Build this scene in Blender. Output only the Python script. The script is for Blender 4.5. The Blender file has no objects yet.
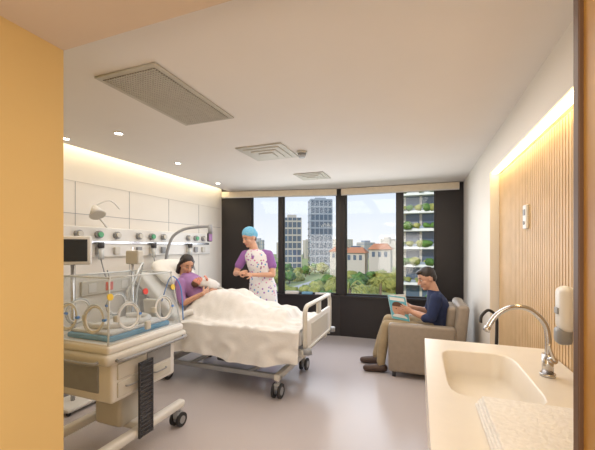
import bpy, bmesh, math, random
from mathutils import Vector, Matrix
from mathutils.bvhtree import BVHTree
random.seed(4)
V=Vector
sc=bpy.context.scene
sc.view_settings.view_transform='Standard'
# ---------------------------------------------------------------- materials
MATS={}
def mat(name,col,rough=.5,metal=0,var=.04,scale=20,bump=0,spec=.5,emit=None,es=0,col2=None,thr=None):
    if name in MATS: return MATS[name]
    m=bpy.data.materials.new(name); m.use_nodes=True
    nt=m.node_tree; b=nt.nodes['Principled BSDF']
    tc=nt.nodes.new('ShaderNodeTexCoord'); nz=nt.nodes.new('ShaderNodeTexNoise')
    nz.inputs['Scale'].default_value=scale; nz.inputs['Detail'].default_value=3
    nt.links.new(tc.outputs['Object'],nz.inputs['Vector'])
    r=nt.nodes.new('ShaderNodeValToRGB')
    c2=col2 if col2 else tuple(max(0,c*(1-var*2)) for c in col)
    r.color_ramp.elements[0].color=(*c2,1); r.color_ramp.elements[1].color=(*col,1)
    r.color_ramp.elements[0].position=thr[0] if thr else .3; r.color_ramp.elements[1].position=thr[1] if thr else .7
    nt.links.new(nz.outputs['Fac'],r.inputs['Fac']); nt.links.new(r.outputs['Color'],b.inputs['Base Color'])
    b.inputs['Roughness'].default_value=rough; b.inputs['Metallic'].default_value=metal
    b.inputs['Specular IOR Level'].default_value=spec
    if bump:
        bp=nt.nodes.new('ShaderNodeBump'); bp.inputs['Strength'].default_value=bump; bp.inputs['Distance'].default_value=.01
        nt.links.new(nz.outputs['Fac'],bp.inputs['Height']); nt.links.new(bp.outputs['Normal'],b.inputs['Normal'])
    if emit:
        b.inputs['Emission Color'].default_value=(*emit,1); b.inputs['Emission Strength'].default_value=es
    MATS[name]=m; return m
def clearmat(name,tint,gl,white=0):
    m=bpy.data.materials.new(name); m.use_nodes=True; nt=m.node_tree
    for n in list(nt.nodes): nt.nodes.remove(n)
    o=nt.nodes.new('ShaderNodeOutputMaterial'); t=nt.nodes.new('ShaderNodeBsdfTransparent'); g=nt.nodes.new('ShaderNodeBsdfGlossy'); mx=nt.nodes.new('ShaderNodeMixShader')
    t.inputs['Color'].default_value=(*tint,1); g.inputs['Roughness'].default_value=.05; mx.inputs[0].default_value=gl
    nt.links.new(t.outputs[0],mx.inputs[1]); nt.links.new(g.outputs[0],mx.inputs[2])
    if white:
        d=nt.nodes.new('ShaderNodeBsdfDiffuse'); d.inputs[0].default_value=(.85,.88,.9,1); m2=nt.nodes.new('ShaderNodeMixShader'); m2.inputs[0].default_value=white
        nt.links.new(mx.outputs[0],m2.inputs[1]); nt.links.new(d.outputs[0],m2.inputs[2]); nt.links.new(m2.outputs[0],o.inputs[0])
    else: nt.links.new(mx.outputs[0],o.inputs[0])
    MATS[name]=m; return m
mat('ceiling_paint',(.78,.745,.71),.8,var=.01,scale=3)
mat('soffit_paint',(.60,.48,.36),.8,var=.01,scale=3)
mat('tan_paint',(.70,.50,.21),.7,var=.015,scale=3)
mat('white_wall',(.78,.745,.69),.5,var=.01,scale=3)
mat('vinyl_floor',(.53,.48,.485),.24,scale=160,col2=(.43,.39,.395))
mat('wood_jamb',(.48,.27,.06),.45,scale=8,col2=(.38,.19,.04))
mat('wood_edge',(.10,.045,.015),.5,scale=8)
mat('slat_wood',(.70,.49,.27),.5,scale=6,col2=(.60,.41,.21))
mat('slat_back',(.34,.21,.10),.7)
mat('dark_frame',(.014,.010,.010),.45)
mat('cream_blind',(.85,.76,.60),.8)
mat('led_warm',(1,.9,.7),emit=(1,.74,.33),es=12)
mat('led_white',(1,1,1),emit=(1,.84,.56),es=5)
mat('lamp_face',(1,1,1),emit=(1,.93,.82),es=20)
mat('white_plastic',(.74,.73,.71),.35,var=.01)
mat('cream_plastic',(.60,.58,.53),.4,var=.01)
mat('grey_plastic',(.30,.31,.33),.4)
mat('dark_grey',(.06,.06,.07),.5)
mat('black_rubber',(.02,.02,.022),.6)
mat('steel',(.6,.6,.62),.2,metal=1,var=.01)
mat('grille_metal',(.52,.50,.44),.5)
mat('grille_dark',(.20,.18,.15),.7)
mat('white_linen',(.74,.725,.71),.9,scale=60,var=.02,bump=.15)
mat('white_towel',(.86,.85,.84),.95,scale=70,bump=.6,col2=(.80,.79,.78),thr=(.4,.6))
mat('pillow_cotton',(.80,.79,.77),.9,var=.02)
mat('solid_surface',(.80,.755,.69),.3,var=.01)
mat('blue_pad',(.20,.42,.62),.8)
mat('screen_black',(.02,.03,.05),.15)
mat('yellow_sticker',(.85,.60,.05),.5); mat('red_sticker',(.75,.06,.04),.5); mat('blue_sticker',(.08,.25,.65),.5); mat('green_knob',(.12,.45,.25),.5)
mat('taupe_leather',(.30,.25,.20),.5,var=.05,bump=.1)
mat('skin',(.60,.33,.22),.5,var=.03); mat('skin_man',(.52,.29,.20),.5,var=.03); mat('skin_baby',(.70,.28,.20),.5,var=.03)
mat('lips',(.50,.14,.12),.4); mat('eye_white',(.7,.68,.66),.2); mat('iris',(.04,.025,.02),.2)
mat('hair_dark',(.022,.012,.010),.45,scale=80,col2=(.01,.006,.005)); mat('hair_brown',(.12,.055,.03),.5,scale=80)
mat('navy_shirt',(.013,.025,.085),.85,var=.1); mat('khaki',(.34,.26,.155),.85,var=.05); mat('brown_shoe',(.06,.03,.02),.5)
mat('lilac_top',(.36,.19,.42),.85,var=.05); mat('purple_scrub',(.28,.12,.36),.85)
mat('cap_teal',(.07,.34,.58),.85,scale=60,col2=(.26,.54,.68))
mat('shoe_white',(.8,.8,.8),.6)
mat('glossy_blue',(.15,.48,.58),.35); mat('paper',(.80,.79,.76),.7,var=.01)
mat('tower_glass',(.10,.14,.20),.25); mat('tower_band',(.32,.36,.42),.6); mat('concrete',(.55,.50,.44),.8)
mat('roof_tile',(.50,.20,.10),.8); mat('leaf_green',(.13,.26,.05),.9,scale=1.2,col2=(.03,.09,.02)); mat('leaf_olive',(.40,.38,.10),.9,scale=1.2,col2=(.12,.15,.03))
mat('bark',(.2,.13,.08),.9); mat('grass',(.33,.36,.15),.9,scale=.2); mat('asphalt',(.5,.48,.46),.9,scale=.5)
clearmat('acrylic',(.90,.93,.95),.10,.03); clearmat('acrylic_edge',(.8,.85,.88),.3,.5); clearmat('window_glass',(.98,.99,1),.03)
clearmat('smoked_mesh',(.25,.25,.26),.1)
# printed tunic
m=mat('printed_cotton',(.80,.78,.80),.85,var=0); nt=m.node_tree; b=nt.nodes['Principled BSDF']
tc=nt.nodes.new('ShaderNodeTexCoord'); vo=nt.nodes.new('ShaderNodeTexVoronoi'); vo.inputs['Scale'].default_value=26
lt=nt.nodes.new('ShaderNodeMath'); lt.operation='LESS_THAN'; lt.inputs[1].default_value=.32
mx=nt.nodes.new('ShaderNodeMix'); mx.data_type='RGBA'; mx.inputs[6].default_value=(.72,.71,.72,1)
cr=nt.nodes.new('ShaderNodeValToRGB'); cr.color_ramp.interpolation='CONSTANT'
cr.color_ramp.elements[0].color=(.30,.12,.42,1); cr.color_ramp.elements[1].position=.35; cr.color_ramp.elements[1].color=(.60,.22,.42,1)
e_=cr.color_ramp.elements.new(.6); e_.color=(.15,.35,.60,1); e_=cr.color_ramp.elements.new(.8); e_.color=(.35,.25,.20,1)
nt.links.new(tc.outputs['Object'],vo.inputs['Vector']); nt.links.new(vo.outputs['Distance'],lt.inputs[0]); nt.links.new(lt.outputs[0],mx.inputs[0])
nt.links.new(vo.outputs['Color'],cr.inputs[0]); nt.links.new(cr.outputs[0],mx.inputs[7]); nt.links.new(mx.outputs[2],b.inputs['Base Color'])

# ---------------------------------------------------------------- mesh builder
def frame(d):
    d=d.normalized(); a=V((0,0,1)) if abs(d.z)<.9 else V((1,0,0))
    u=d.cross(a).normalized(); return u,d.cross(u).normalized()
class B:
    def __init__(s): s.bm=bmesh.new(); s.m=[]
    def mi(s,n):
        if n not in s.m: s.m.append(n)
        return s.m.index(n)
    def merge(s,t,m,smooth):
        bmesh.ops.recalc_face_normals(t,faces=t.faces)
        i=s.mi(m)
        for f in t.faces: f.material_index=i; f.smooth=smooth if smooth is not None else f.smooth
        me=bpy.data.meshes.new('t'); t.to_mesh(me); t.free(); s.bm.from_mesh(me); bpy.data.meshes.remove(me)
    def box(s,lo,hi,m,bev=0,rot=None,seg=2):
        lo=V(lo);hi=V(hi); c=(lo+hi)/2; sz=hi-lo
        t=bmesh.new(); bmesh.ops.create_cube(t,size=1)
        bmesh.ops.scale(t,vec=sz,verts=t.verts)
        if bev: bmesh.ops.bevel(t,geom=list(t.edges),offset=min(bev,min(sz)*.49),segments=seg,affect='EDGES',profile=.5)
        M=Matrix.Translation(c)
        if rot is not None: M=M@rot.to_4x4()
        bmesh.ops.transform(t,matrix=M,verts=t.verts); s.merge(t,m,bool(bev) and seg>2)
    def loft(s,rings,m,smooth=True,cap=True):
        t=bmesh.new(); vs=[[t.verts.new(p) for p in r] for r in rings]; n=len(rings[0])
        for a,b_ in zip(vs,vs[1:]):
            for k in range(n): t.faces.new((a[k],a[(k+1)%n],b_[(k+1)%n],b_[k]))
        if cap: t.faces.new(vs[0]); t.faces.new(list(reversed(vs[-1])))
        bmesh.ops.recalc_face_normals(t,faces=t.faces)
        for f in t.faces: f.smooth=smooth and len(f.verts)==4
        s.merge(t,m,None)
    def cyl(s,p0,p1,r0,m,r1=None,n=20):
        p0=V(p0);p1=V(p1); r1=r0 if r1 is None else r1; u,w=frame(p1-p0)
        s.loft([[p+(u*math.cos(a)+w*math.sin(a))*r for a in [2*math.pi*k/n for k in range(n)]] for p,r in((p0,r0),(p1,r1))],m)
    def tube(s,pts,r,m,n=10,sm=6,closed=False,taper=None):
        P=[V(p) for p in pts]
        if sm>1:
            Q=[];L=len(P);rg=range(L if closed else L-1)
            for i in rg:
                a,b_,c,d=(P[(i-1)%L] if closed or i>0 else P[0]),P[i],P[(i+1)%L],(P[(i+2)%L] if closed or i+2<L else P[-1])
                for k in range(sm):
                    t=k/sm; Q.append(.5*((2*b_)+(c-a)*t+(2*a-5*b_+4*c-d)*t*t+(3*b_-a-3*c+d)*t**3))
            if not closed: Q.append(P[-1])
            P=Q
        L=len(P); rings=[]; u=None
        for i,p in enumerate(P):
            d=(P[(i+1)%L]-P[i-1]) if closed else (P[min(i+1,L-1)]-P[max(i-1,0)])
            d.normalize()
            if u is None: u=frame(d)[0]
            u=(u-d*u.dot(d)).normalized(); w=d.cross(u)
            rr=r if taper is None else r+(taper-r)*i/(L-1)
            rings.append([p+(u*math.cos(a)+w*math.sin(a))*rr for a in [2*math.pi*k/n for k in range(n)]])
        if closed: rings.append(rings[0])
        s.loft(rings,m,cap=not closed)
    def ell(s,c,r,m,R=None,seg=20,rg=12):
        t=bmesh.new(); bmesh.ops.create_uvsphere(t,u_segments=seg,v_segments=rg,radius=1)
        r=r if hasattr(r,'__len__') else (r,r,r)
        M=Matrix.Translation(V(c))@(R.to_4x4() if R is not None else Matrix())@Matrix.Diagonal((*r,1))
        bmesh.ops.transform(t,matrix=M,verts=t.verts); s.merge(t,m,True)
    def torus(s,c,nrm,R,r,m,n=28,sq=1):
        u,w=frame(V(nrm)); s.tube([V(c)+u*math.cos(a)*R+w*math.sin(a)*R*sq for a in [2*math.pi*k/n for k in range(n)]],r,m,8,1,True)
    def face(s,pts,m):
        t=bmesh.new(); t.faces.new([t.verts.new(p) for p in pts]); i=s.mi(m)
        for f in t.faces: f.material_index=i
        me=bpy.data.meshes.new('t'); t.to_mesh(me); t.free(); s.bm.from_mesh(me); bpy.data.meshes.remove(me)
    def caster(s,x,y,r=.06):
        s.cyl((x,y,r*1.6),(x,y,r*3),.018,'steel')
        s.box((x-.03,y-.04,r*1.1),(x+.03,y+.04,r*2.1),'grey_plastic',.015)
        for dx in(-.032,.032):
            s.cyl((x+dx-.011,y,r),(x+dx+.011,y,r),r,'black_rubber',n=28); s.cyl((x+dx-.014,y,r),(x+dx+.014,y,r),r*.55,'grey_plastic')
    def finish(s,name):
        me=bpy.data.meshes.new(name); s.bm.to_mesh(me); s.bm.free()
        for n in s.m: me.materials.append(MATS[n])
        o=bpy.data.objects.new(name,me); sc.collection.objects.link(o); return o
def simple_box(name,lo,hi,m,bev=0):
    b=B(); b.box(lo,hi,m,bev); return b.finish(name)

# ---------------------------------------------------------------- room shell
simple_box('floor',(-3.4,-2.2,-.1),(1.0,5.6,0),'vinyl_floor')
H=2.4
b=B(); b.box((-3.05,.93,H),(.95,5.6,H+.12),'ceiling_paint'); b.box((-3.4,.93,H+.10),(-3.05,5.6,H+.2),'ceiling_paint'); b.finish('ceiling')
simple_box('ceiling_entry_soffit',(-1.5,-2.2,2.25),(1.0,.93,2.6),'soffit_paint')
b=B(); b.box((-3.19,1.0,H+.085),(-3.07,4.85,H+.098),'led_white'); b.finish('cove_light_strip')
b=B(); b.box((-3.4,.8,0),(-3.2,5.2,H+.2),'white_wall')
for y in (1.6,2.3,2.95,3.6,4.25):
    b.box((-3.203,y,.0),(-3.198,y+.005,2.1),'grey_plastic')
b.box((-3.22,1.2,1.78),(-3.197,4.84,1.785),'grey_plastic'); b.box((-3.22,1.2,2.1),(-3.197,4.84,2.105),'cream_plastic')
b.finish('wall_left')
simple_box('wall_bathroom',(-3.4,.8,0),(-1.5,.93,H+.1),'tan_paint')
simple_box('wall_entry_left',(-1.5,-2.2,0),(-1.36,.93,2.25),'tan_paint')
simple_box('wall_entry_back',(-1.5,-2.3,0),(1.0,-2.2,2.25),'tan_paint')
simple_box('wall_entry_right',(.95,-2.2,0),(1.0,.62,2.25),'tan_paint')
b=B(); b.box((.272,.60,0),(.95,.735,2.25),'wood_jamb',.004); b.box((.2645,.722,0),(.30,.745,2.25),'wood_edge',.002); b.finish('door_frame_right')
b=B(); b.box((.60,3.42,0),(1.0,5.5,H),'white_wall'); b.box((.60,.74,2.12),(1.0,3.42,H),'white_wall'); b.box((.70,.74,0),(1.0,3.42,2.12),'white_wall'); b.finish('wall_right')
b=B(); b.box((.685,.745,0),(.70,3.415,2.10),'slat_back')
y=.75
while y<3.40:
    b.box((.670,y,0),(.688,y+.026,2.09),'slat_wood'); y+=.036
b.finish('slat_wall_panel')
b=B(); b.box((.615,.76,2.108),(.66,3.40,2.122),'led_warm'); b.finish('niche_light_strip')
simple_box('baseboard_left',(-3.2,.94,0),(-3.185,4.86,.08),'grey_plastic')
simple_box('baseboard_right',(.585,3.42,0),(.6,5.28,.08),'grey_plastic')

# window wall facets
A=V((-3.2,4.88,0)); C=V((-1.22,5.29,0)); D=V((.6,5.33,0))
def facet(b,P,Q,t0,t1,z0,z1,d0,d1,m):
    d=(Q-P).normalized(); n=V((-d.y,d.x,0)); ang=math.atan2(d.y,d.x)
    c=P+d*(t0+t1)/2+n*(d0+d1)/2
    b.box((c.x-(t1-t0)/2,c.y-(d1-d0)/2,z0),(c.x+(t1-t0)/2,c.y+(d1-d0)/2,z1),m,rot=Matrix.Rotation(ang,3,'Z'))
b=B()
for P,Q,L,piers in((A,C,2.03,[(-.15,.53),(1.0,1.08),(1.97,2.06)]),(C,D,1.9,[(-.03,.09),(.89,.975),(1.44,1.95)])):
    facet(b,P,Q,-.1,L,0,.64,0,.16,'dark_frame')
    facet(b,P,Q,-.1,L,.64,.67,-.06,.16,'dark_frame')
    facet(b,P,Q,-.1,L,2.32,2.6,.0,.16,'dark_frame')
    for a,c in piers: facet(b,P,Q,a,c,.64,2.35,0,.10,'dark_frame')
b.finish('wall_window')
k=1
for P,Q,panes in((A,C,[(.53,1.0),(1.08,1.97)]),(C,D,[(.09,.89),(.975,1.44)])):
    for a,c in panes:
        b=B(); facet(b,P,Q,a-.01,c+.01,.66,2.33,.07,.076,'window_glass')
        for (p,q,z0,z1) in((a,a+.015,.67,2.32),(c-.015,c,.67,2.32),(a,c,.67,.69),(a,c,2.30,2.32)):
            facet(b,P,Q,p,q,z0,z1,.04,.095,'dark_frame')
        b.finish('window_%d'%k); k+=1
for P,Q,a,c in((A,C,.02,1.97),(C,D,.03,1.76)):
    b=B(); facet(b,P,Q,a,c,2.30,2.39,-.05,-.01,'cream_blind'); facet(b,P,Q,a,c,2.285,2.302,-.04,-.02,'white_plastic'); b.finish('roller_blind')

# ---------------------------------------------------------------- ceiling fittings
def grille(x0,x1,y0,y1,n,name):
    b=B(); z=H
    b.box((x0,y0,z-.012),(x1,y1,z-.001),'grille_metal',.004)
    b.box((x0+.03,y0+.03,z-.014),(x1-.03,y1-.03,z-.0115),'grille_dark')
    y=y0+.035
    while y<y1-.03:
        b.box((x0+.03,y,z-.018),(x1-.03,y+.007,z-.013),'grille_metal'); y+=.018
    x=x0+.04
    while x<x1-.03:
        b.box((x,y0+.03,z-.0185),(x+.006,y1-.03,z-.0135),'grille_metal'); x+=.018
    return b.finish(name)
grille(-1.70,-1.27,1.33,2.10,1,'ceiling_vent_grille')
def diffuser(x,y,r,name='ceiling_air_diffuser'):
    b=B()
    for i in range(4):
        q=r*(1-.23*i); b.box((x-q,y-q,H-.012-.008*i),(x+q,y+q,H-.001-.004*i),'grille_metal',.004)
    b.finish(name)
diffuser(-1.42,3.0,.24); diffuser(-1.34,4.2,.20)
b=B(); b.cyl((-1.1,3.1,H),(-1.1,3.1,H-.02),.055,'cream_plastic'); b.cyl((-1.1,3.1,H-.02),(-1.1,3.1,H-.06),.045,'grey_plastic',.03); b.finish('smoke_detector')
for x,y in [(-2.35,2.06),(-2.9,2.0),(-2.56,3.03),(-2.81,4.19)]:
    b=B(); b.torus((x,y,H-.004),(0,0,1),.034,.005,'white_plastic'); b.cyl((x,y,H-.001),(x,y,H-.006),.025,'lamp_face'); b.finish('recessed_downlight')

# ---------------------------------------------------------------- counter + sink
b=B()
x0,x1,y0,y1,zt=.03,.665,.765,2.25,.87
cx,cy,hx,hy=.285,1.74,.175,.31
angs=sorted([2*math.pi*k/56 for k in range(56)]+[math.atan2(yy-cy,xx-cx)%(2*math.pi) for xx in(x0,x1) for yy in(y0,y1)])
def outer(a,z,g=0):
    dx,dy=math.cos(a),math.sin(a); t=1e9
    if dx>1e-6:t=min(t,(x1-cx)/dx)
    if dx<-1e-6:t=min(t,(x0-cx)/dx)
    if dy>1e-6:t=min(t,(y1-cy)/dy)
    if dy<-1e-6:t=min(t,(y0-cy)/dy)
    return V((cx+dx*t,cy+dy*t,z))
def inner(a,z,k):
    dx,dy=math.cos(a),math.sin(a); A_=hx*k;B_=hy-hx*(1-k); p=6
    t=(abs(dx/A_)**p+abs(dy/B_)**p)**(-1/p); return V((cx+dx*t,cy+dy*t,z))
rings=[[outer(a,.68) for a in angs],[outer(a,zt-.004) for a in angs],[outer(a,zt) for a in angs],[inner(a,zt,1.0) for a in angs],[inner(a,zt-.006,.97) for a in angs],[inner(a,zt-.12,.90) for a in angs],[inner(a,zt-.15,.78) for a in angs],[inner(a,zt-.158,.12) for a in angs]]
t=bmesh.new(); vs=[[t.verts.new(p) for p in r] for r in rings]; n=len(angs)
for ri,(p,q) in enumerate(zip(vs,vs[1:])):
    for k in range(n):
        f=t.faces.new((p[k],p[(k+1)%n],q[(k+1)%n],q[k])); f.smooth=ri>=3
t.faces.new(list(reversed(vs[-1])))
i=b.mi('solid_surface')
for f in t.faces: f.material_index=i
bmesh.ops.recalc_face_normals(t,faces=t.faces)
me=bpy.data.meshes.new('t'); t.to_mesh(me); t.free(); b.bm.from_mesh(me)
b.box((.06,.78,.10),(.664,2.23,.68),'white_plastic'); b.box((.10,.78,0),(.664,2.23,.10),'grey_plastic')
for yy in(1.25,1.74): b.box((.055,yy-.003,.12),(.062,yy+.003,.66),'dark_grey')
b.cyl((cx,cy,.71),(cx,cy,.716),.03,'steel')
b.finish('sink_counter')
b=B()
fx,fy=.54,1.78
b.cyl((fx,fy,.87),(fx,fy,.885),.03,'steel'); b.cyl((fx,fy,.88),(fx,fy,.97),.022,'steel')
b.tube([(fx,fy,.96),(fx,fy,1.05),(fx-.015,fy,1.11),(fx-.07,fy,1.165),(fx-.14,fy,1.17),(fx-.20,fy,1.13),(fx-.235,fy,1.07)],.012,'steel',14)
b.cyl((fx-.235,fy,1.075),(fx-.243,fy,1.05),.015,'steel')
b.cyl((fx,fy,.95),(fx+.01,fy-.05,.955),.014,'steel'); b.tube([(fx+.01,fy-.05,.955),(fx-.01,fy-.07,1.0),(fx-.02,fy-.08,1.03)],.006,'steel')
b.finish('gooseneck_faucet')
b=B()
for i in range(4):
    b.box((.19+.006*i,.93+.004*i,.871+.012*i),(.60-.004*i,1.36-.007*i,.882+.012*i),'white_towel',.006,seg=3)
b.finish('folded_towel')
b=B(); yy=1.86
b.box((.60,yy-.05,1.06),(.668,yy+.05,1.27),'white_plastic',.035,seg=5); b.box((.592,yy-.032,1.0),(.655,yy+.032,1.08),'grey_plastic',.02,seg=4); b.box((.594,yy-.02,1.14),(.604,yy+.02,1.17),'grey_plastic',.003); b.finish('soap_dispenser')
b=B(); b.box((.652,2.54,1.57),(.669,2.62,1.73),'white_plastic',.006); b.box((.648,2.56,1.66),(.653,2.60,1.70),'grey_plastic',.002); b.cyl((.653,2.58,1.61),(.646,2.58,1.61),.012,'grey_plastic'); b.finish('wall_switch_panel')
b=B(); b.tube([(.50,2.78,0.0),(.53,2.84,.45),(.555,2.9,.82),(.55,2.92,.92),(.50,2.91,.96),(.45,2.88,.92),(.44,2.86,.87)],.011,'black_rubber'); b.cyl((.50,2.78,0),(.50,2.78,.03),.016,'black_rubber'); b.finish('walking_cane')

# ---------------------------------------------------------------- hospital bed
b=B()
Y0,Y1=2.88,3.72
b.box((-2.45,Y0,.52),(-1.03,Y1,.65),'white_linen',.03,seg=4)
L=.77; ang=math.atan2(.53,.56)
M=Matrix.Rotation(ang,3,'Y')
c=V((-2.70,3.30,.915))-V((.69,0,.72))*.065
b.box(c-V((L/2,.42,.06)),c+V((L/2,.42,.06)),'white_linen',.03,M,seg=4)
c2=c-V((.69,0,.72))*.08; b.box(c2-V((L/2,.40,.015)),c2+V((L/2,.40,.015)),'grey_plastic',.008,M)
for y in(Y0+.05,Y1-.05):
    b.box((-3.02,y-.025,.42),(-1.0,y+.025,.49),'cream_plastic',.01)
    b.box((-2.65,y-.02,.17),(-1.25,y+.02,.22),'grey_plastic',.01)
    b.tube([(-2.3,y,.21),(-1.85,y,.44)],.02,'grey_plastic',sm=1); b.tube([(-1.6,y,.21),(-1.15,y,.44)],.02,'grey_plastic',sm=1)
for x in(-2.9,-2.45,-1.9,-1.4,-1.05): b.box((x-.03,Y0+.04,.43),(x+.03,Y1-.04,.52),'grey_plastic')
for x in(-2.62,-1.28): b.box((x-.03,Y0+.0,.17),(x+.03,Y1-.0,.23),'cream_plastic',.01)
b.box((-2.1,3.1,.2),(-1.7,3.5,.32),'dark_grey',.02)
for x in(-2.62,-1.28):
    for y in(Y0+.03,Y1-.03): b.caster(x,y,.07)
def board(x,z0,z1):
    w0,w1=Y0-.02,Y1+.02; r=.08; P=[]
    for (yy,zz,a0) in((w1-r,z1-r,0),(w0+r,z1-r,90),(w0+r,z0+r,180),(w1-r,z0+r,270)):
        for a in range(0,91,15):
            q=math.radians(a0+a); P.append(V((x,yy+r*math.cos(q),zz+r*math.sin(q))))
    b.tube(P,.022,'cream_plastic',10,1,True)
    b.box((x-.014,w0+.01,z0+.0),(x+.014,w1-.01,z1-.13),'white_plastic',.012,seg=3)
    b.box((x-.012,(w0+w1)/2-.06,z1-.14),(x+.012,(w0+w1)/2+.06,z1-.01),'cream_plastic',.008)
    b.box((x+.013,w0+.15,z0+.05),(x+.018,w1-.15,z1-.18),'cream_plastic',.003)
board(-.985,.50,.90); board(-3.12,.50,1.0)
b.tube([(-1.0,Y0-.02,.50),(-1.0,Y0-.02,.44)],.02,'cream_plastic',sm=1); b.tube([(-1.0,Y1+.02,.50),(-1.0,Y1+.02,.44)],.02,'cream_plastic',sm=1)
for y in(Y0-.02,Y1+.02): b.cyl((-.96,y,.47),(-.96,y,.52),.04,'grey_plastic')
for y,z in((Y1+.045,.28),):
    b.tube([(-2.9,y,.62+z),(-2.5,y,.62+z),(-2.45,y,.58+z),(-2.5,y,.38+z),(-2.9,y,.38+z),(-2.95,y,.42+z),(-2.95,y,.58+z)],.014,'cream_plastic',closed=True)
    for x in(-2.8,-2.6): b.cyl((x,y,.39+z),(x,y,.61+z),.009,'cream_plastic')
    for x in(-2.85,-2.55): b.cyl((x,y,.44),(x,y,.68),.014,'cream_plastic')
b.finish('hospital_bed')
b=B()
R=Matrix.Rotation(ang,3,'Y'); t=bmesh.new(); bmesh.ops.create_uvsphere(t,u_segments=32,v_segments=20,radius=1)
for v in t.verts:
    x,y,z=v.co
    sx=math.copysign(abs(x)**.55,x); sy=math.copysign(abs(y)**.55,y); v.co=V((sx*.20,sy*.30,z*.075*(1-.3*x*x*y*y)))
bmesh.ops.transform(t,matrix=Matrix.Translation((-2.835,3.30,1.145))@R.to_4x4(),verts=t.verts); b.merge(t,'pillow_cotton',True)
b.finish('bed_pillow')
# blanket
def interp(x,T):
    for (a,za),(c_,zc) in zip(T,T[1:]):
        if x<=c_:
            t=max(0,(x-a)/(c_-a)); t=t*t*(3-2*t); return za+(zc-za)*t
    return T[-1][1]
t=bmesh.new(); nx,ny=110,130; xs=[-2.47+(1.43)*i/nx for i in range(nx+1)]
grid=[]
import mathutils.noise as mn
for x in xs:
    row=[]
    top=interp(x,[(-2.47,.80),(-2.36,.915),(-2.1,.955),(-1.93,.95),(-1.6,.83),(-1.42,.80),(-1.30,.80),(-1.2,.70),(-1.04,.672)])
    drop=.33+.03*math.sin(x*5)+.07*max(0,(x+1.35))
    for j in range(ny+1):
        s=j/ny
        wob=mn.noise(V((x*5,s*9,0)))
        if s<.25 or s>.75:
            q=s/.25 if s<.25 else (1-s)/.25
            z=drop+(.655-drop)*q; amp=(1-q)
            fold=.022*math.sin(x*17+wob*3.5)*amp+.018*amp
            y=Y0-.028-fold if s<.25 else Y1+.028+fold*.5
        else:
            q=(s-.25)/.5; y=Y0-.028+(Y1-Y0+.056)*q; e=abs(y-3.29)
            k=1 if e<.10 else max(0,1-(e-.10)/.27); k=k*k*(3-2*k)
            edge=max(0,1-min(q,1-q)/.05)
            wr=abs(mn.noise(V((x*4+y*3,y*9-x*2,7))))
            z=.672+(top-.672)*k-.018*edge**2+.014*wob+.030*(.25-wr)+.010*mn.noise(V((x*16,y*16,3)))*1.4
            dip=math.exp(-((y-3.29)/.045)**2)*.025*(1 if x>-2.1 else 0); z-=dip; z=max(z,.662-.018*edge)
        row.append(t.verts.new((x,y,z)))
    grid.append(row)
for i in range(nx):
    for j in range(ny): t.faces.new((grid[i][j],grid[i+1][j],grid[i+1][j+1],grid[i][j+1]))
b=B(); b.merge(t,'white_linen',True)
b.tube([(-2.30,2.85,.50),(-2.42,2.86,.62),(-2.40,2.93,.72),(-2.33,3.0,.74)],.03,'white_linen')
o=b.finish('bed_blanket')

# ---------------------------------------------------------------- armchair
b=B()
b.box((-.33,3.80,.06),(.36,3.91,.60),'taupe_leather',.035,seg=4)
b.box((-.33,4.37,.06),(.36,4.48,.60),'taupe_leather',.035,seg=4)
b.box((-.30,3.90,.10),(.36,4.38,.32),'taupe_leather',.03,seg=4)
b.box((-.33,3.915,.30),(.30,4.365,.425),'taupe_leather',.045,seg=5)
b.box((.34,3.815,.12),(.46,4.465,.84),'taupe_leather',.045,Matrix.Rotation(.10,3,'Y'),seg=5)
b.box((.27,3.92,.40),(.38,4.36,.80),'taupe_leather',.045,Matrix.Rotation(.10,3,'Y'),seg=5)
for x in(-.27,.38):
    for y in(3.86,4.42): b.cyl((x,y,0),(x,y,.09),.02,'dark_grey')
b.finish('armchair')

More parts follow.
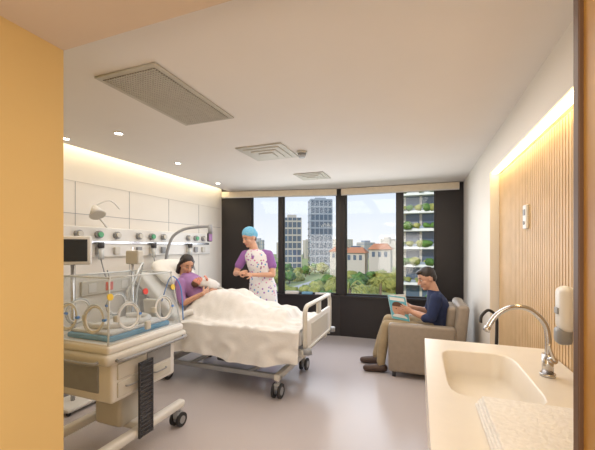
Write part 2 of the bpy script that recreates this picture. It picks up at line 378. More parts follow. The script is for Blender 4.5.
# ---------------------------------------------------------------- figures
class Fig(B):
    def __init__(s): super().__init__(); s.g={}
    def grp(s,ch,m):
        if (ch,m) not in s.g: s.g[(ch,m)]=B()
        return s.g[(ch,m)]
    def cap(s,p0,p1,r0,r1,m,ch='b',n=16):
        p0=V(p0);p1=V(p1); d=p1-p0; L=d.length; d.normalize(); u,w=frame(d); R=[]
        def ring(c,r): return [c+(u*math.cos(a)+w*math.sin(a))*r for a in [2*math.pi*k/n for k in range(n)]]
        for a in(-80,-50,-20): q=math.radians(a); R.append(ring(p0+d*r0*math.sin(q),r0*math.cos(q)))
        for t in(.0,.33,.66,1.): R.append(ring(p0+d*L*t,r0+(r1-r0)*t))
        for a in(20,50,80): q=math.radians(a); R.append(ring(p1+d*r1*math.sin(q),r1*math.cos(q)))
        s.grp(ch,m).loft(R,m)
    def limb(s,pts,rs,m,ch='b'):
        for i in range(len(pts)-1): s.cap(pts[i],pts[i+1],rs[i],rs[i+1],m,ch)
    def el(s,c,r,m,R=None,ch='b'): s.grp(ch,m).ell(c,r,m,R,24,16)
    def torso(s,rings,m,ch='b',n=28):
        R=[]
        for c,right,fw,a,bb in rings:
            R.append([V(c)+right*a*math.copysign(abs(math.cos(q))**.85,math.cos(q))+fw*bb*math.copysign(abs(math.sin(q))**.85,math.sin(q)) for q in [2*math.pi*k/n for k in range(n)]])
        s.grp(ch,m).loft(R,m)
    def hand(s,w,d,nn,sg,curl,m='skin',k=1.0):
        w=V(w); d=V(d).normalized(); nn=V(nn); nn=(nn-d*nn.dot(d)).normalized(); side=d.cross(nn).normalized()*sg
        s.torso([(w-d*.02,side,nn,.024*k,.018*k),(w+d*.01*k,side,nn,.028*k,.017*k),(w+d*.045*k,side,nn,.038*k,.014*k),(w+d*.08*k,side,nn,.039*k,.012*k),(w+d*.088*k,side,nn,.034*k,.009*k)],m,'f',16)
        for off,ln in((.031,.066),(.0105,.076),(-.0105,.070),(-.031,.055)):
            p=w+d*.08*k+side*off*k; a=curl*.35; L=ln*k
            for fr,r0,r1 in((.45,.0088,.0082),(.30,.0082,.0076),(.25,.0076,.0066)):
                dd=d*math.cos(a)+nn*math.sin(a)+side*off*1.6; dd.normalize(); q=p+dd*L*fr; s.cap(p,q,r0*k,r1*k,m,'f',10); p=q; a+=curl
        p=w+d*.025*k+side*.026*k; q=p+(d*.6+side*.65+nn*.4).normalized()*.042*k; r=q+(d*.85+side*.15+nn*.5).normalized()*.03*k
        s.cap(p,q,.013*k,.0105*k,m,'f',10); s.cap(q,r,.0105*k,.0085*k,m,'f',10)
    def head(s,c,fw,up,skin,hair,k=1.0,neck=None):
        c=V(c); fw=V(fw).normalized(); up=V(up); up=(up-fw*up.dot(fw)).normalized(); rt=fw.cross(up)
        R=Matrix((rt,fw,up)).transposed(); P=lambda x,y,z:c+(rt*x+fw*y+up*z)*k
        e=lambda x,y,z,a,bb,cc,m,ch='f':s.el(P(x,y,z),(a*k,bb*k,cc*k),m,R,ch)
        e(0,-.01,.02,.075,.094,.094,skin); e(0,.018,-.035,.058,.07,.082,skin); e(0,.052,-.092,.030,.030,.024,skin)
        e(.03,.045,-.03,.03,.035,.03,skin); e(-.03,.045,-.03,.03,.035,.03,skin)
        s.cap(P(0,.082,.012),P(0,.104,-.026),.008*k,.0125*k,skin,'f',10); s.cap(P(-.011,.092,-.031),P(.011,.092,-.031),.008*k,.008*k,skin,'f',10)
        for q in(-1,1):
            e(q*.074,-.008,-.008,.010,.019,.031,skin)
            s.ell(P(q*.030,.0710,.002),(.0125*k,.0105*k,.0065*k),'eye_white',R,12,8); s.ell(P(q*.030,.0785,.000),(.0055*k,.004*k,.0055*k),'iris',R,10,8)
            s.tube([P(q*.017,.079,.008),P(q*.030,.0815,.0095),P(q*.043,.072,.007)],.002*k,hair,6,3)
            s.tube([P(q*.016,.084,.026),P(q*.031,.084,.031),P(q*.048,.072,.026)],.003*k,hair,6,3)
        s.ell(P(0,.085,-.060),(.020*k,.008*k,.0045*k),'lips',R,14,8); s.ell(P(0,.083,-.067),(.016*k,.009*k,.005*k),'lips',R,14,8)
        if neck is not None: s.limb([P(0,-.02,-.06),V(neck)],[.052*k,.058*k],skin,'f')
        return P,R,e
    def build(s,name):
        for ch,vox,it in(('b',.007,4),('f',.004,1)):
            gs={m:g for (c,m),g in s.g.items() if c==ch}
            if not gs: continue
            al=bmesh.new(); bv={}
            for m,g in gs.items():
                me=bpy.data.meshes.new('t'); g.bm.to_mesh(me); al.from_mesh(me); bv[m]=BVHTree.FromBMesh(g.bm)
            me=bpy.data.meshes.new('t'); al.to_mesh(me); o=bpy.data.objects.new('tmp_remesh',me); sc.collection.objects.link(o)
            r=o.modifiers.new('r','REMESH'); r.mode='VOXEL'; r.voxel_size=vox
            sm=o.modifiers.new('s','SMOOTH'); sm.factor=.5; sm.iterations=it
            dg=bpy.context.evaluated_depsgraph_get(); me2=bpy.data.meshes.new_from_object(o.evaluated_get(dg))
            bpy.data.objects.remove(o); t=bmesh.new(); t.from_mesh(me2)
            idx={m:s.mi(m) for m in gs}
            for f in t.faces:
                c=f.calc_center_median(); best=None
                for m,tr in bv.items():
                    h=tr.find_nearest(c)
                    if h[0] is not None and (best is None or h[3]<best[0]): best=(h[3],m)
                f.material_index=idx[best[1]]; f.smooth=True
            me3=bpy.data.meshes.new('t'); t.to_mesh(me3); t.free(); s.bm.from_mesh(me3)
        return s.finish(name)
Z=V((0,0,1))
# --- man, reading in the armchair, facing -x
f=Fig(); r=V((0,1,0)); fw=V((-1,0,.15)).normalized()
f.torso([((.20,4.11,.46),r,fw,.15,.11),((.20,4.11,.54),r,fw,.17,.125),((.215,4.11,.66),r,fw,.155,.125),((.205,4.11,.78),r,fw,.175,.125),((.185,4.11,.87),r,fw,.185,.11),((.165,4.11,.92),r,fw,.14,.085),((.15,4.11,.955),r,fw,.07,.06)],'navy_shirt')
f.el((.16,4.11,.52),(.15,.17,.10),'khaki')
f.limb([(.13,4.01,.515),(-.36,3.985,.53),(-.40,3.95,.32),(-.42,3.93,.12)],[.095,.066,.060,.050],'khaki')
f.limb([(.13,4.21,.515),(-.36,4.23,.55),(-.44,4.21,.33),(-.50,4.19,.12)],[.095,.066,.060,.050],'khaki')
for x,y,dy in((-.42,3.93,-.03),(-.50,4.19,-.02)):
    f.limb([(x+.03,y,.05),(x-.08,y+dy*.5,.045),(x-.17,y+dy,.038)],[.046,.045,.036],'brown_shoe'); f.cap((x,y,.11),(x+.01,y,.06),.036,.04,'dark_grey')
f.limb([(.175,3.94,.885),(.12,3.895,.67)],[.068,.056],'navy_shirt'); f.limb([(.12,3.895,.67),(.06,3.90,.665)],[.054,.050],'navy_shirt')
f.limb([(.175,4.28,.885),(.10,4.33,.67)],[.068,.056],'navy_shirt'); f.limb([(.10,4.33,.67),(.04,4.32,.665)],[.054,.050],'navy_shirt')
f.limb([(.10,3.895,.665),(-.09,3.955,.72)],[.044,.028],'skin_man'); f.limb([(.08,4.32,.665),(-.10,4.235,.72)],[.044,.028],'skin_man')
f.limb([(.0,3.925,.69),(-.09,3.955,.72),(-.10,3.96,.725)],[.037,.028,.026],'skin_man','f'); f.limb([(.0,4.28,.69),(-.10,4.235,.72),(-.11,4.23,.725)],[.037,.028,.026],'skin_man','f')
f.hand((-.08,3.945,.722),(-.85,.1,.25),(-.1,1,.2),1,.45,'skin_man'); f.hand((-.10,4.245,.722),(-.85,-.1,.25),(-.1,-1,.2),-1,.45,'skin_man')
P,R,e=f.head((.075,4.10,1.085),(-.9,-.36,-.36),(-.35,0,.9),'skin_man','hair_dark',1.06,(.15,4.11,.94))
e(0,-.022,.042,.081,.094,.086,'hair_dark'); e(0,.035,.088,.055,.05,.026,'hair_dark'); e(.0,-.055,.0,.070,.055,.065,'hair_dark')
f.build('seated_man')
# magazine
b=B()
sp=V((-.335,4.09,0)); ne=V((-.13,3.965,0)); fe=V((-.14,4.225,0)); z0,z1=.60,.875; tl=V((-.05,0,0))
def q(a,c,u,v,off=0):
    d=(c-a); n=V((d.y,-d.x,0)).normalized()
    if n.x>0:n=-n
    return a+d*u+Z*(z0+(z1-z0)*v)+tl*(v-.5)+n*off
for a,c in((sp,ne),(sp,fe)):
    t=bmesh.new(); vv=[t.verts.new(q(a,c,u,v,o)) for o in(0,-.006) for u,v in((0,0),(1,0),(1,1),(0,1))]
    for fc in((0,1,2,3),(7,6,5,4),(0,4,5,1),(1,5,6,2),(2,6,7,3),(3,7,4,0)): t.faces.new([vv[i] for i in fc])
    b.merge(t,'paper',False)
b.face([q(sp,ne,u,v,.001) for u,v in((0,.0),(1,.0),(1,1),(0,1))],'glossy_blue')
b.face([q(sp,ne,u,v,.002) for u,v in((.08,.80),(.92,.80),(.92,.94),(.08,.94))],'paper')
b.face([q(sp,ne,.5+.36*math.cos(x),.42+.32*math.sin(x),.002) for x in [2*math.pi*k/24 for k in range(24)]],'skin')
b.face([q(sp,ne,.5+.42*math.cos(x),.10+.14*math.sin(x)*1.0,.003) for x in [math.pi*k/12 for k in range(13)]],'paper')
b.face([q(sp,ne,.5+.34*math.cos(x),.56+.20*math.sin(x),.003) for x in [math.pi*k/12 for k in range(13)]],'hair_brown')
for u in(.38,.62): b.face([q(sp,ne,u+.035*math.cos(x),.46+.02*math.sin(x),.004) for x in [2*math.pi*k/10 for k in range(10)]],'iris')
b.face([q(sp,ne,.5+.08*math.cos(x),.28+.02*math.sin(x),.004) for x in [2*math.pi*k/10 for k in range(10)]],'lips')
b.finish('magazine')

# --- mother in bed
f=Fig(); r=V((0,1,0)); up=V((-.27,0,.29)).normalized(); fw=V((up.z,0,-up.x)); p0=V((-2.36,3.28,.775))
f.torso([(p0+up*t,r,fw,a,c_) for t,a,c_ in((-.07,.12,.09),(0,.165,.115),(.15,.14,.10),(.28,.155,.115),(.37,.155,.105),(.43,.115,.08),(.47,.055,.055))],'lilac_top')
nb=p0+up*.46
f.limb([(-2.36,3.19,.77),(-1.93,3.19,.85),(-1.52,3.20,.735)],[.085,.06,.042],'lilac_top'); f.limb([(-2.36,3.38,.77),(-1.93,3.38,.85),(-1.52,3.37,.735)],[.085,.06,.042],'lilac_top')
f.cap((-1.50,3.20,.72),(-1.40,3.20,.76),.035,.022,'skin'); f.cap((-1.50,3.37,.72),(-1.40,3.37,.76),.035,.022,'skin')
f.limb([(-2.605,3.12,1.035),(-2.55,3.07,.88)],[.058,.050],'lilac_top'); f.limb([(-2.605,3.44,1.035),(-2.55,3.52,.88)],[.058,.050],'lilac_top')
f.limb([(-2.55,3.07,.88),(-2.51,3.06,.83)],[.048,.046],'lilac_top')
f.limb([(-2.53,3.065,.85),(-2.49,3.06,.82),(-2.31,3.14,.92)],[.038,.036,.024],'skin'); f.limb([(-2.55,3.52,.88),(-2.50,3.53,.83),(-2.33,3.42,.93)],[.038,.036,.024],'skin')
f.limb([(-2.40,3.10,.87),(-2.31,3.14,.92)],[.031,.024],'skin','f'); f.limb([(-2.41,3.47,.88),(-2.33,3.42,.93)],[.031,.024],'skin','f')
f.hand((-2.31,3.14,.92),(.1,.9,.25),(-.95,.1,0),1,.4,'skin',.92); f.hand((-2.33,3.42,.93),(.1,-.9,.2),(-.95,0,0),-1,.4,'skin',.92)
P,R,e=f.head((-2.635,3.27,1.235),(.80,-.42,-.40),(.3,0,1),'skin','hair_dark',.98,nb)
e(0,-.025,.038,.082,.098,.092,'hair_dark'); e(.0,-.06,-.03,.075,.06,.10,'hair_dark')
for q_ in(-1,1): f.limb([P(q_*.066,-.0,.05),P(q_*.078,-.025,-.03),P(q_*.072,-.02,-.12)],[.022,.026,.026],'hair_dark','f')
f.limb([P(0,-.07,-.06),P(.03,-.05,-.17),P(.06,-.02,-.22)],[.055,.045,.025],'hair_dark','f')
f.build('mother_in_bed')
# --- newborn
f=Fig(); hc=V((-2.40,3.165,1.05))
fwb=V((.35,-.35,.85)).normalized(); upb=V((-.25,-.9,.1))
P,R,e=f.head(hc,fwb,upb,'skin_baby','hair_brown',.54)
e(0,-.03,.045,.080,.092,.088,'hair_brown')
f.limb([hc+V((.01,.05,-.015)),hc+V((.03,.13,-.03)),hc+V((.05,.24,-.06)),hc+V((.06,.31,-.07))],[.050,.068,.060,.035],'white_linen')
f.limb([hc+V((.06,.10,.01)),hc+V((.09,.06,.035))],[.016,.011],'skin_baby','f'); f.hand(hc+V((.09,.06,.035)),(-.1,-.6,.6),(-.8,-.3,.1),1,.6,'skin_baby',.38)
f.build('newborn_baby')
# --- nurse
f=Fig(); r=V((.98,.2,0)).normalized(); fw=V((.2,-.98,0)).normalized()
def T(x,y,z,a,c_): return (V((x,y,z)),r,fw,a,c_)
f.torso([T(-2.0,4.05,.64,.205,.15),T(-2.0,4.05,.78,.195,.145),T(-2.0,4.05,.92,.185,.135),T(-2.02,4.04,1.08,.15,.12),T(-2.045,4.025,1.19,.160,.125),T(-2.06,4.015,1.27,.160,.118),T(-2.075,4.01,1.34,.165,.105),T(-2.085,4.0,1.39,.12,.082),T(-2.10,3.99,1.42,.062,.06)],'printed_cotton')
f.limb([(-2.15,4.0,1.385),(-2.10,3.925,1.36),(-2.075,3.90,1.30)],[.020,.020,.012],'purple_scrub'); f.limb([(-2.03,4.02,1.395),(-2.06,3.935,1.36),(-2.075,3.90,1.30)],[.020,.020,.012],'purple_scrub')
f.limb([(-2.09,4.04,.85),(-2.09,4.05,.48),(-2.09,4.07,.10)],[.10,.072,.062],'purple_scrub'); f.limb([(-1.91,4.07,.85),(-1.90,4.08,.48),(-1.90,4.10,.10)],[.10,.072,.062],'purple_scrub')
for x,y in((-2.09,4.07),(-1.90,4.10)): f.limb([(x,y+.03,.045),(x,y-.08,.042),(x-.01,y-.16,.034)],[.042,.042,.034],'shoe_white')
f.limb([(-2.18,3.99,1.375),(-2.235,3.985,1.345),(-2.31,3.95,1.20)],[.045,.064,.060],'purple_scrub'); f.limb([(-1.975,4.03,1.375),(-1.915,4.05,1.345),(-1.85,4.03,1.20)],[.045,.064,.060],'purple_scrub')
f.limb([(-2.31,3.95,1.20),(-2.345,3.92,1.09),(-2.19,3.76,1.11)],[.043,.038,.024],'skin'); f.limb([(-1.85,4.03,1.20),(-1.83,4.0,1.08),(-2.02,3.80,1.09)],[.043,.038,.024],'skin')
f.limb([(-2.26,3.83,1.10),(-2.19,3.76,1.11)],[.030,.024],'skin','f'); f.limb([(-1.93,3.90,1.085),(-2.02,3.80,1.09)],[.030,.024],'skin','f')
f.hand((-2.19,3.76,1.11),(.85,-.35,.2),(.1,.6,-.6),-1,.5,'skin',.92); f.hand((-2.02,3.80,1.09),(-.8,-.5,.1),(-.1,.5,-.7),1,.5,'skin',.92)
P,R,e=f.head((-2.155,3.945,1.575),(-.34,-.86,-.33),(-.1,-.1,1),'skin','hair_brown',1.03,(-2.10,3.99,1.41))
e(0,-.025,.055,.090,.100,.088,'cap_teal'); e(0,-.085,.02,.068,.055,.060,'cap_teal'); e(0,-.055,-.03,.06,.05,.05,'hair_brown')
f.build('standing_nurse')

# ---------------------------------------------------------------- incubator
b=B(); X0,X1,Q0,Q1=-2.35,-1.80,1.50,2.20
for x in(X0+.04,X1-.04):
    b.box((x-.035,Q0-.05,.14),(x+.035,Q1+.03,.20),'white_plastic',.02,seg=3)
    for y in(Q0-.0,Q1-.02): b.caster(x,y,.055)
b.box((X0+.04,1.80,.14),(X1-.04,1.92,.20),'white_plastic',.02)
b.box((-2.2,1.72,.18),(-1.95,1.98,.50),'cream_plastic',.03,seg=3)
b.box((X0+.03,Q0+.06,.44),(X1-.04,Q1-.06,.72),'white_plastic',.02,seg=3)
for y in(1.60,1.85):
    b.box((X1-.045,y,.47),(X1-.03,y+.235,.57),'cream_plastic',.006); b.box((X1-.045,y,.585),(X1-.03,y+.235,.69),'grey_plastic' if y>1.7 else 'cream_plastic',.006)
    b.tube([(X1-.03,y+.06,.53),(X1-.012,y+.07,.53),(X1-.012,y+.165,.53),(X1-.03,y+.175,.53)],.005,'grey_plastic',sm=2)
b.box((X0+.08,Q0+.05,.50),(X0+.40,Q0+.065,.68),'grey_plastic',.006)
b.box((X0-.02,Q0-.03,.71),(X1+.02,Q1+.02,.78),'cream_plastic',.03,seg=4)
b.box((X0,Q0,.775),(X1,Q1,.83),'white_plastic',.02,seg=4)
b.tube([(X1+.02,Q0+.05,.74),(X1+.055,Q0+.08,.74),(X1+.055,Q1-.08,.74),(X1+.02,Q1-.05,.74)],.010,'grey_plastic',sm=3)
b.tube([(X0+.05,Q0-.03,.74),(X0+.08,Q0-.07,.74),(X1-.08,Q0-.07,.74),(X1-.05,Q0-.03,.74)],.010,'grey_plastic',sm=3)
zt=1.25; ins=.05
lo=[V((X0+.02,Q0+.02,.83)),V((X1-.02,Q0+.02,.83)),V((X1-.02,Q1-.02,.83)),V((X0+.02,Q1-.02,.83))]
hi=[V((X0+.02+ins,Q0+.02+ins,zt)),V((X1-.02-ins,Q0+.02+ins,zt)),V((X1-.02-ins,Q1-.02-ins,zt)),V((X0+.02+ins,Q1-.02-ins,zt))]
for k in range(4): b.face([lo[k],lo[(k+1)%4],hi[(k+1)%4],hi[k]],'acrylic')
b.face(hi,'acrylic')
for k in range(4):
    b.tube([hi[k],hi[(k+1)%4]],.006,'acrylic_edge',sm=1); b.tube([lo[k],hi[k]],.006,'acrylic_edge',sm=1); b.tube([lo[k],lo[(k+1)%4]],.008,'white_plastic',sm=1)
    b.ell(hi[k],.009,'acrylic_edge')
def port(c,n):
    c=V(c); n=V(n).normalized(); b.torus(c+n*.006,n,.078,.007,'white_plastic'); b.torus(c+n*.012,n,.090,.005,'acrylic_edge'); u,w=frame(n)
    s_=u if abs(u.z)<.5 else w
    b.box(c+s_*.095-V((.012,.012,.02)),c+s_*.095+V((.012,.012,.02))+n*.012,'cream_plastic',.004); b.cyl(c-s_*.09,c-s_*.09+n*.02,.009,'blue_sticker')
nx_=V((.42,0,.05))
for y in(1.69,2.01): port((X1-.043,y,.985),nx_)
for y in(1.69,2.01): port((X0+.043,y,.985),(-.42,0,.05))
port((-2.2,Q0+.043,.985),(0,-.42,.05)); port((-1.96,Q0+.043,.985),(0,-.42,.05))
b.box((X0+.07,Q0+.08,.83),(X1-.07,Q1-.08,.865),'blue_pad',.012,seg=3); b.box((X0+.09,Q0+.10,.862),(X1-.09,Q1-.10,.888),'white_linen',.012,seg=3)
b.tube([(-2.22,1.68,.90),(-2.10,1.65,.905),(-1.97,1.70,.905),(-1.93,1.85,.905),(-1.97,2.0,.905),(-2.10,2.05,.905),(-2.2,2.0,.905)],.020,'white_linen')
b.box((-2.16,2.13,.84),(-2.0,2.17,1.02),'cream_plastic',.015,seg=3)
b.tube([(-2.3,2.19,.85),(-2.34,2.24,1.05),(-2.25,2.22,1.30),(-2.12,2.05,1.27),(-2.08,1.95,1.15)],.008,'acrylic_edge'); b.tube([(-2.0,2.17,1.0),(-1.95,2.22,1.2),(-1.85,2.22,1.12),(-1.8,2.19,.86)],.005,'blue_sticker')
for y,m_ in((1.56,'yellow_sticker'),(1.85,'red_sticker'),(2.13,'yellow_sticker')):
    b.cyl((X1-.054,y,1.13),(X1-.048,y,1.131),.022,m_)
b.box((X1-.045,1.83,.86),(X1-.018,1.87,.92),'cream_plastic',.006)
b.box((X1+.0,1.74,.14),(X1+.012,1.85,.66),'smoked_mesh',.003)
for z in [.16+.03*i for i in range(17)]: b.box((X1-.001,1.735,z),(X1+.014,1.855,z+.006),'dark_grey')
for y in(1.735,1.85): b.box((X1-.001,y,.14),(X1+.014,y+.008,.66),'dark_grey')
b.cyl((X0+.0,Q1+.0,.2),(X0+.0,Q1+.0,1.45),.012,'steel')
b.box((X0-.06,Q1-.02,1.30),(X0+.08,Q1+.05,1.42),'cream_plastic',.012)
b.finish('infant_incubator')

# monitor on stand
b=B(); c=V((-2.93,2.08,1.42))
b.box(c-V((.035,.15,.13)),c+V((.035,.15,.13)),'white_plastic',.015,Matrix.Rotation(-.75,3,'Z'),seg=3)
b.box(c-V((.003,.12,.10))+V((.027,-.025,0)),c+V((.003,.12,.10))+V((.027,-.025,0)),'screen_black',.002,Matrix.Rotation(-.75,3,'Z'))
b.cyl((-2.95,2.10,.05),(-2.95,2.10,1.30),.018,'steel'); b.box((-3.1,1.95,.02),(-2.8,2.25,.06),'white_plastic',.02)
for dx in(-.13,.13):
    for dy in(-.13,.13): b.ell((-2.95+dx,2.10+dy,.02),.02,'black_rubber',seg=10,rg=8)
b.finish('patient_monitor')
# gas rail on head wall
b=B(); b.box((-3.196,2.15,1.34),(-3.165,4.50,1.66),'white_plastic',.012); b.box((-3.17,2.2,1.485),(-3.15,4.45,1.515),'steel',.004)
for i,y in enumerate((2.30,2.52,2.74,3.05,3.25,3.45,3.95,4.12,4.3)):
    b.cyl((-3.165,y,1.58),(-3.13,y,1.58),.040,'grey_plastic'); b.cyl((-3.13,y,1.58),(-3.11,y,1.58),.028,('cream_plastic','green_knob','cream_plastic')[i%3]); b.box((-3.165,y-.035,1.37),(-3.135,y+.035,1.45),'grey_plastic' if i%2 else 'cream_plastic',.006)
    if i in(1,4,6): b.cyl((-3.12,y,1.32),(-3.12,y,1.44),.028,'acrylic_edge'); b.cyl((-3.12,y,1.44),(-3.12,y,1.50),.032,'dark_grey'); b.tube([(-3.12,y,1.32),(-3.08,y+.02,1.15),(-3.10,y+.08,1.12),(-3.15,y+.1,1.2)],.006,'grey_plastic')
b.finish('medical_gas_panel')
b=B(); b.box((-3.196,2.35,.95),(-3.175,3.0,1.10),'cream_plastic',.01)
for i in range(3): y=2.42+i*.2; b.box((-3.178,y,.98),(-3.168,y+.09,1.07),('white_plastic','red_sticker','white_plastic')[i],.004)
b.finish('socket_panel')
# exam lamp
b=B(); b.tube([(-3.16,2.60,1.68),(-3.02,2.50,1.66),(-2.97,2.40,1.72),(-3.0,2.35,1.80)],.010,'white_plastic')
d_=V((.5,-.1,-.75)).normalized(); c=V((-3.0,2.35,1.85)); b.cyl(c,c+d_*.11,.02,'white_plastic',.075); b.cyl(c+d_*.111,c+d_*.114,.066,'cream_plastic'); b.tube([c,c+V((.06,.12,.07)),c+V((.05,.25,.0))],.008,'white_plastic'); b.finish('exam_lamp')
# overbed arm
b=B(); b.tube([(-3.19,3.42,1.20),(-3.10,3.42,1.21),(-3.06,3.42,1.40),(-3.0,3.45,1.58),(-2.88,3.52,1.68),(-2.70,3.58,1.71),(-2.56,3.64,1.72)],.019,'grey_plastic')
b.cyl((-2.56,3.64,1.74),(-2.56,3.64,1.62),.028,'grey_plastic'); b.box((-2.585,3.60,1.52),(-2.555,3.68,1.63),'dark_grey',.008); b.box((-2.565,3.605,1.53),(-2.55,3.675,1.62),'lilac_top',.003); b.finish('articulated_arm')
b=B()
for (p,q_,z,m_,w) in((1.12,1.35,.67,'white_linen',.05),(1.40,1.58,.67,'blue_pad',.04),(1.62,1.88,.67,'paper',.03)):
    d=(C-A).normalized(); c=A+d*(p+q_)/2; b.box((c.x-(q_-p)/2,c.y-.05,z),(c.x+(q_-p)/2,c.y+.03,z+w),m_,.012,Matrix.Rotation(.2,3,'Z'),seg=3)
b.finish('folded_clothes')

# ---------------------------------------------------------------- city outside
simple_box('ground_outside',(-260,12,-8.6),(160,400,-8),'grass')
b=B(); b.box((-28,40,-7.99),(-23,88,-7.9),'asphalt'); b.finish('street')
def tower(name,x,y,w,dp,top,ang,m1,m2,fl=3.1):
    b=B(); R=Matrix.Rotation(ang,3,'Z'); b.box((x-w/2,y-dp/2,-8),(x+w/2,y+dp/2,top),m1,rot=R)
    z=-6
    while z<top:
        b.box((x-w/2-.12,y-dp/2-.12,z),(x+w/2+.12,y+dp/2+.12,z+.7),m2,rot=R); z+=fl
    n=max(3,int(w/1.7))
    for i in range(n+1):
        off=R@V((-w/2+w*i/n,-dp/2-.08,0)); cx_=x+off.x;cy_=y+off.y; b.box((cx_-.16,cy_-.16,-8),(cx_+.16,cy_+.16,top),m2,rot=R)
    b.box((x-w/4,y-dp/4,top),(x+w/4,y+dp/4,top+1.5),m2,rot=R); b.finish(name)
tower('office_tower',-42.5,144,9.5,9.5,22,.45,'tower_glass','tower_band'); tower('office_tower',-55,141,8,8,14.6,.45,'tower_glass','concrete')
tower('apartment_building',-70,122,9,9,-.5,.3,'concrete','concrete'); tower('apartment_building',-30,165,9,9,.5,.3,'concrete','tower_band')
tower('apartment_building',-86,150,16,9,4,.2,'concrete','concrete'); tower('apartment_building',-8,170,20,9,3,0,'concrete','concrete')
for i in range(14):
    x=-150+i*13; tower('distant_building',x*1.2,260+15*math.sin(i*2.1),9+4*math.sin(i),9,3+5*abs(math.sin(i*1.7)),.1*i,'concrete','tower_band' if i%2 else 'concrete')
for i,(x,y,w,top) in enumerate(((-17,95,5.6,-.2),(-10,93,5.6,.8),(-24,106,6,0),(-3,103,6,.4))):
    b=B(); b.box((x-w/2,y-3,-8),(x+w/2,y+3,top),'concrete')
    b.loft([[V((x-w/2-.4,y-3.4,top)),V((x+w/2+.4,y-3.4,top)),V((x+w/2+.4,y+3.4,top)),V((x-w/2-.4,y+3.4,top))],[V((x-w/2+1,y-.3,top+1.6)),V((x+w/2-1,y-.3,top+1.6)),V((x+w/2-1,y+.3,top+1.6)),V((x-w/2+1,y+.3,top+1.6))]],'roof_tile',False)
    for k in range(3): b.box((x-w/2+.8+k*1.6,y-3.05,top-2),(x-w/2+1.6+k*1.6,y-2.98,top-.6),'tower_glass')
    b.finish('tiled_roof_house')
def blob(b,c,r,m,rz=.8,sub=3):
    t=bmesh.new(); bmesh.ops.create_icosphere(t,subdivisions=sub,radius=1); o=V((random.random()*50,)*3)
    for v in t.verts:
        v.co=v.co*(1+.45*mn.noise(v.co*1.8+o)+.30*mn.noise(v.co*5+o)); v.co=V((v.co.x*r,v.co.y*r,v.co.z*r*rz))+V(c)
    b.merge(t,m,True)
b=B()
for i in range(6):
    z=-7.5+i*3
    b.box((-2.6,60,z),(14,70,z+3),'tower_glass')
    b.box((-3.6,58.3,z+2.6),(14,60.2,z+3.05),'paper'); b.box((-3.5,58.3,z+3.05),(14,58.4,z+3.5),'tower_band')
    for k in range(16): blob(b,(-3+k*1.1+random.random(),58.6,z+3.5),.65+.3*random.random(),random.choice(['leaf_green','leaf_olive']),.7,2)
    for k in range(6): b.box((-2.6+k*2.6,59.9,z),(-2.2+k*2.6,60.1,z+3),'concrete')
b.finish('balcony_building')
b=B()
for i in range(280):
    d=28+95*random.random()**1.0; px=random.uniform(-.16,.46); X=px*d; x=X*.938-d*.347; y=X*.347+d*.938
    if x>-5 and y>52: continue
    if -30.5<x<-20.5 and y>36: continue
    if y>86 and x>-32: continue
    r=1.0+random.random()*1.3; top=-5.0+random.uniform(-1.2,.7)-(60-d)*.004
    blob(b,(x,y,top-r*.7),r,random.choice(['leaf_green','leaf_olive','leaf_olive'])); b.cyl((x,y,-8),(x,y,top-r),.2,'bark',n=6)
b.finish('tree_canopy')
for (x,y) in((-6.2,31),(-8.6,36),(-4.0,37)):
    b=B(); b.cyl((x,y,-8),(x,y,-2.4),.16,'bark',.12)
    for k in range(18):
        a=k*2.4; L_=1.3+.4*random.random(); e_=.7-.06*k
        b.tube([(x,y,-2.4),(x+math.cos(a)*L_*.5,y+math.sin(a)*L_*.5,-2.4+e_),(x+math.cos(a)*L_,y+math.sin(a)*L_,-2.4+e_-.9)],.07,'leaf_olive',5,4,taper=.02)
    b.finish('palm_tree')

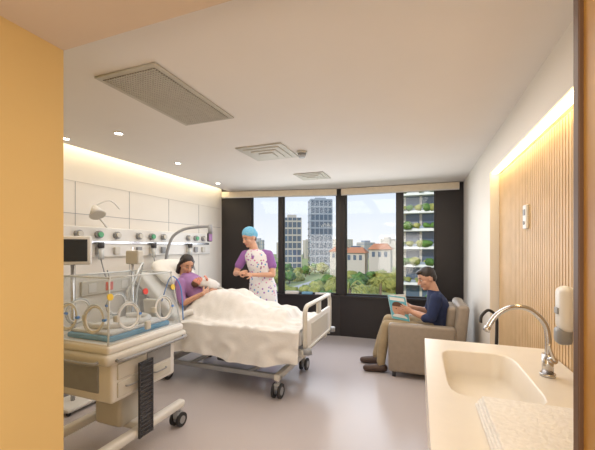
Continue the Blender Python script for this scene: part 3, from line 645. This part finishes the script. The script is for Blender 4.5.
# ---------------------------------------------------------------- lights
w=bpy.data.worlds.new('sky_world'); sc.world=w; w.use_nodes=True; nt=w.node_tree; bg=nt.nodes['Background']
tc=nt.nodes.new('ShaderNodeTexCoord'); sx=nt.nodes.new('ShaderNodeSeparateXYZ'); cr=nt.nodes.new('ShaderNodeValToRGB')
cr.color_ramp.elements[0].position=0; cr.color_ramp.elements[0].color=(.90,.92,.94,1); cr.color_ramp.elements[1].position=.45; cr.color_ramp.elements[1].color=(.42,.60,.88,1)
nt.links.new(tc.outputs['Generated'],sx.inputs[0]); nt.links.new(sx.outputs['Z'],cr.inputs[0]); nt.links.new(cr.outputs[0],bg.inputs[0]); bg.inputs[1].default_value=1.15
def light(name,kind,loc,tgt,e,col,size=None,sy=None):
    l=bpy.data.lights.new(name,kind); l.energy=e; l.color=col
    if kind=='AREA': l.shape='RECTANGLE'; l.size=size; l.size_y=sy or size
    if kind=='SUN': l.angle=.02
    o=bpy.data.objects.new(name,l); o.location=loc; o.rotation_euler=(V(tgt)-V(loc)).to_track_quat('-Z','Y').to_euler(); sc.collection.objects.link(o); return o
light('sun','SUN',(-20,-20,30),(0,20,0),3.0,(1,.95,.85))
light('fill_light_bed','AREA',(-1.8,3.0,2.36),(-1.8,3.0,0),21,(1,.94,.87),1.6,2.4)  # added soft fill just below the ceiling; no fixture exists here
light('fill_light_seat','AREA',(-.3,3.0,2.36),(-.3,3.0,0),21,(1,.94,.87),1.0,2.6)  # added fill over the seating side, not a ceiling fixture
light('fill_light_entry','AREA',(-.3,-.6,2.2),(-.3,-.6,0),20,(1,.88,.68),1.0,1.6)  # unseen fill added overhead in the entry, no lamp modelled
light('fill_light_rear','AREA',(-.3,-1.6,1.2),(-1.2,3.0,1.9),34,(1,.94,.87),1.6,1.4)  # unseen fill added behind the camera, aimed into the room
light('window_daylight','AREA',(-1.2,4.9,1.35),(-1.0,0,1.3),32,(.95,.97,1),2.8,1.3)

# ---------------------------------------------------------------- camera
cd=bpy.data.cameras.new('camera'); cd.sensor_width=36; cd.lens=330/595*36; cd.shift_y=22/595; cd.clip_start=.02; cd.clip_end=1000
co=bpy.data.objects.new('camera',cd); co.location=(0,0,1.45); co.rotation_euler=(math.radians(90),0,math.radians(20.3)); sc.collection.objects.link(co); sc.camera=co
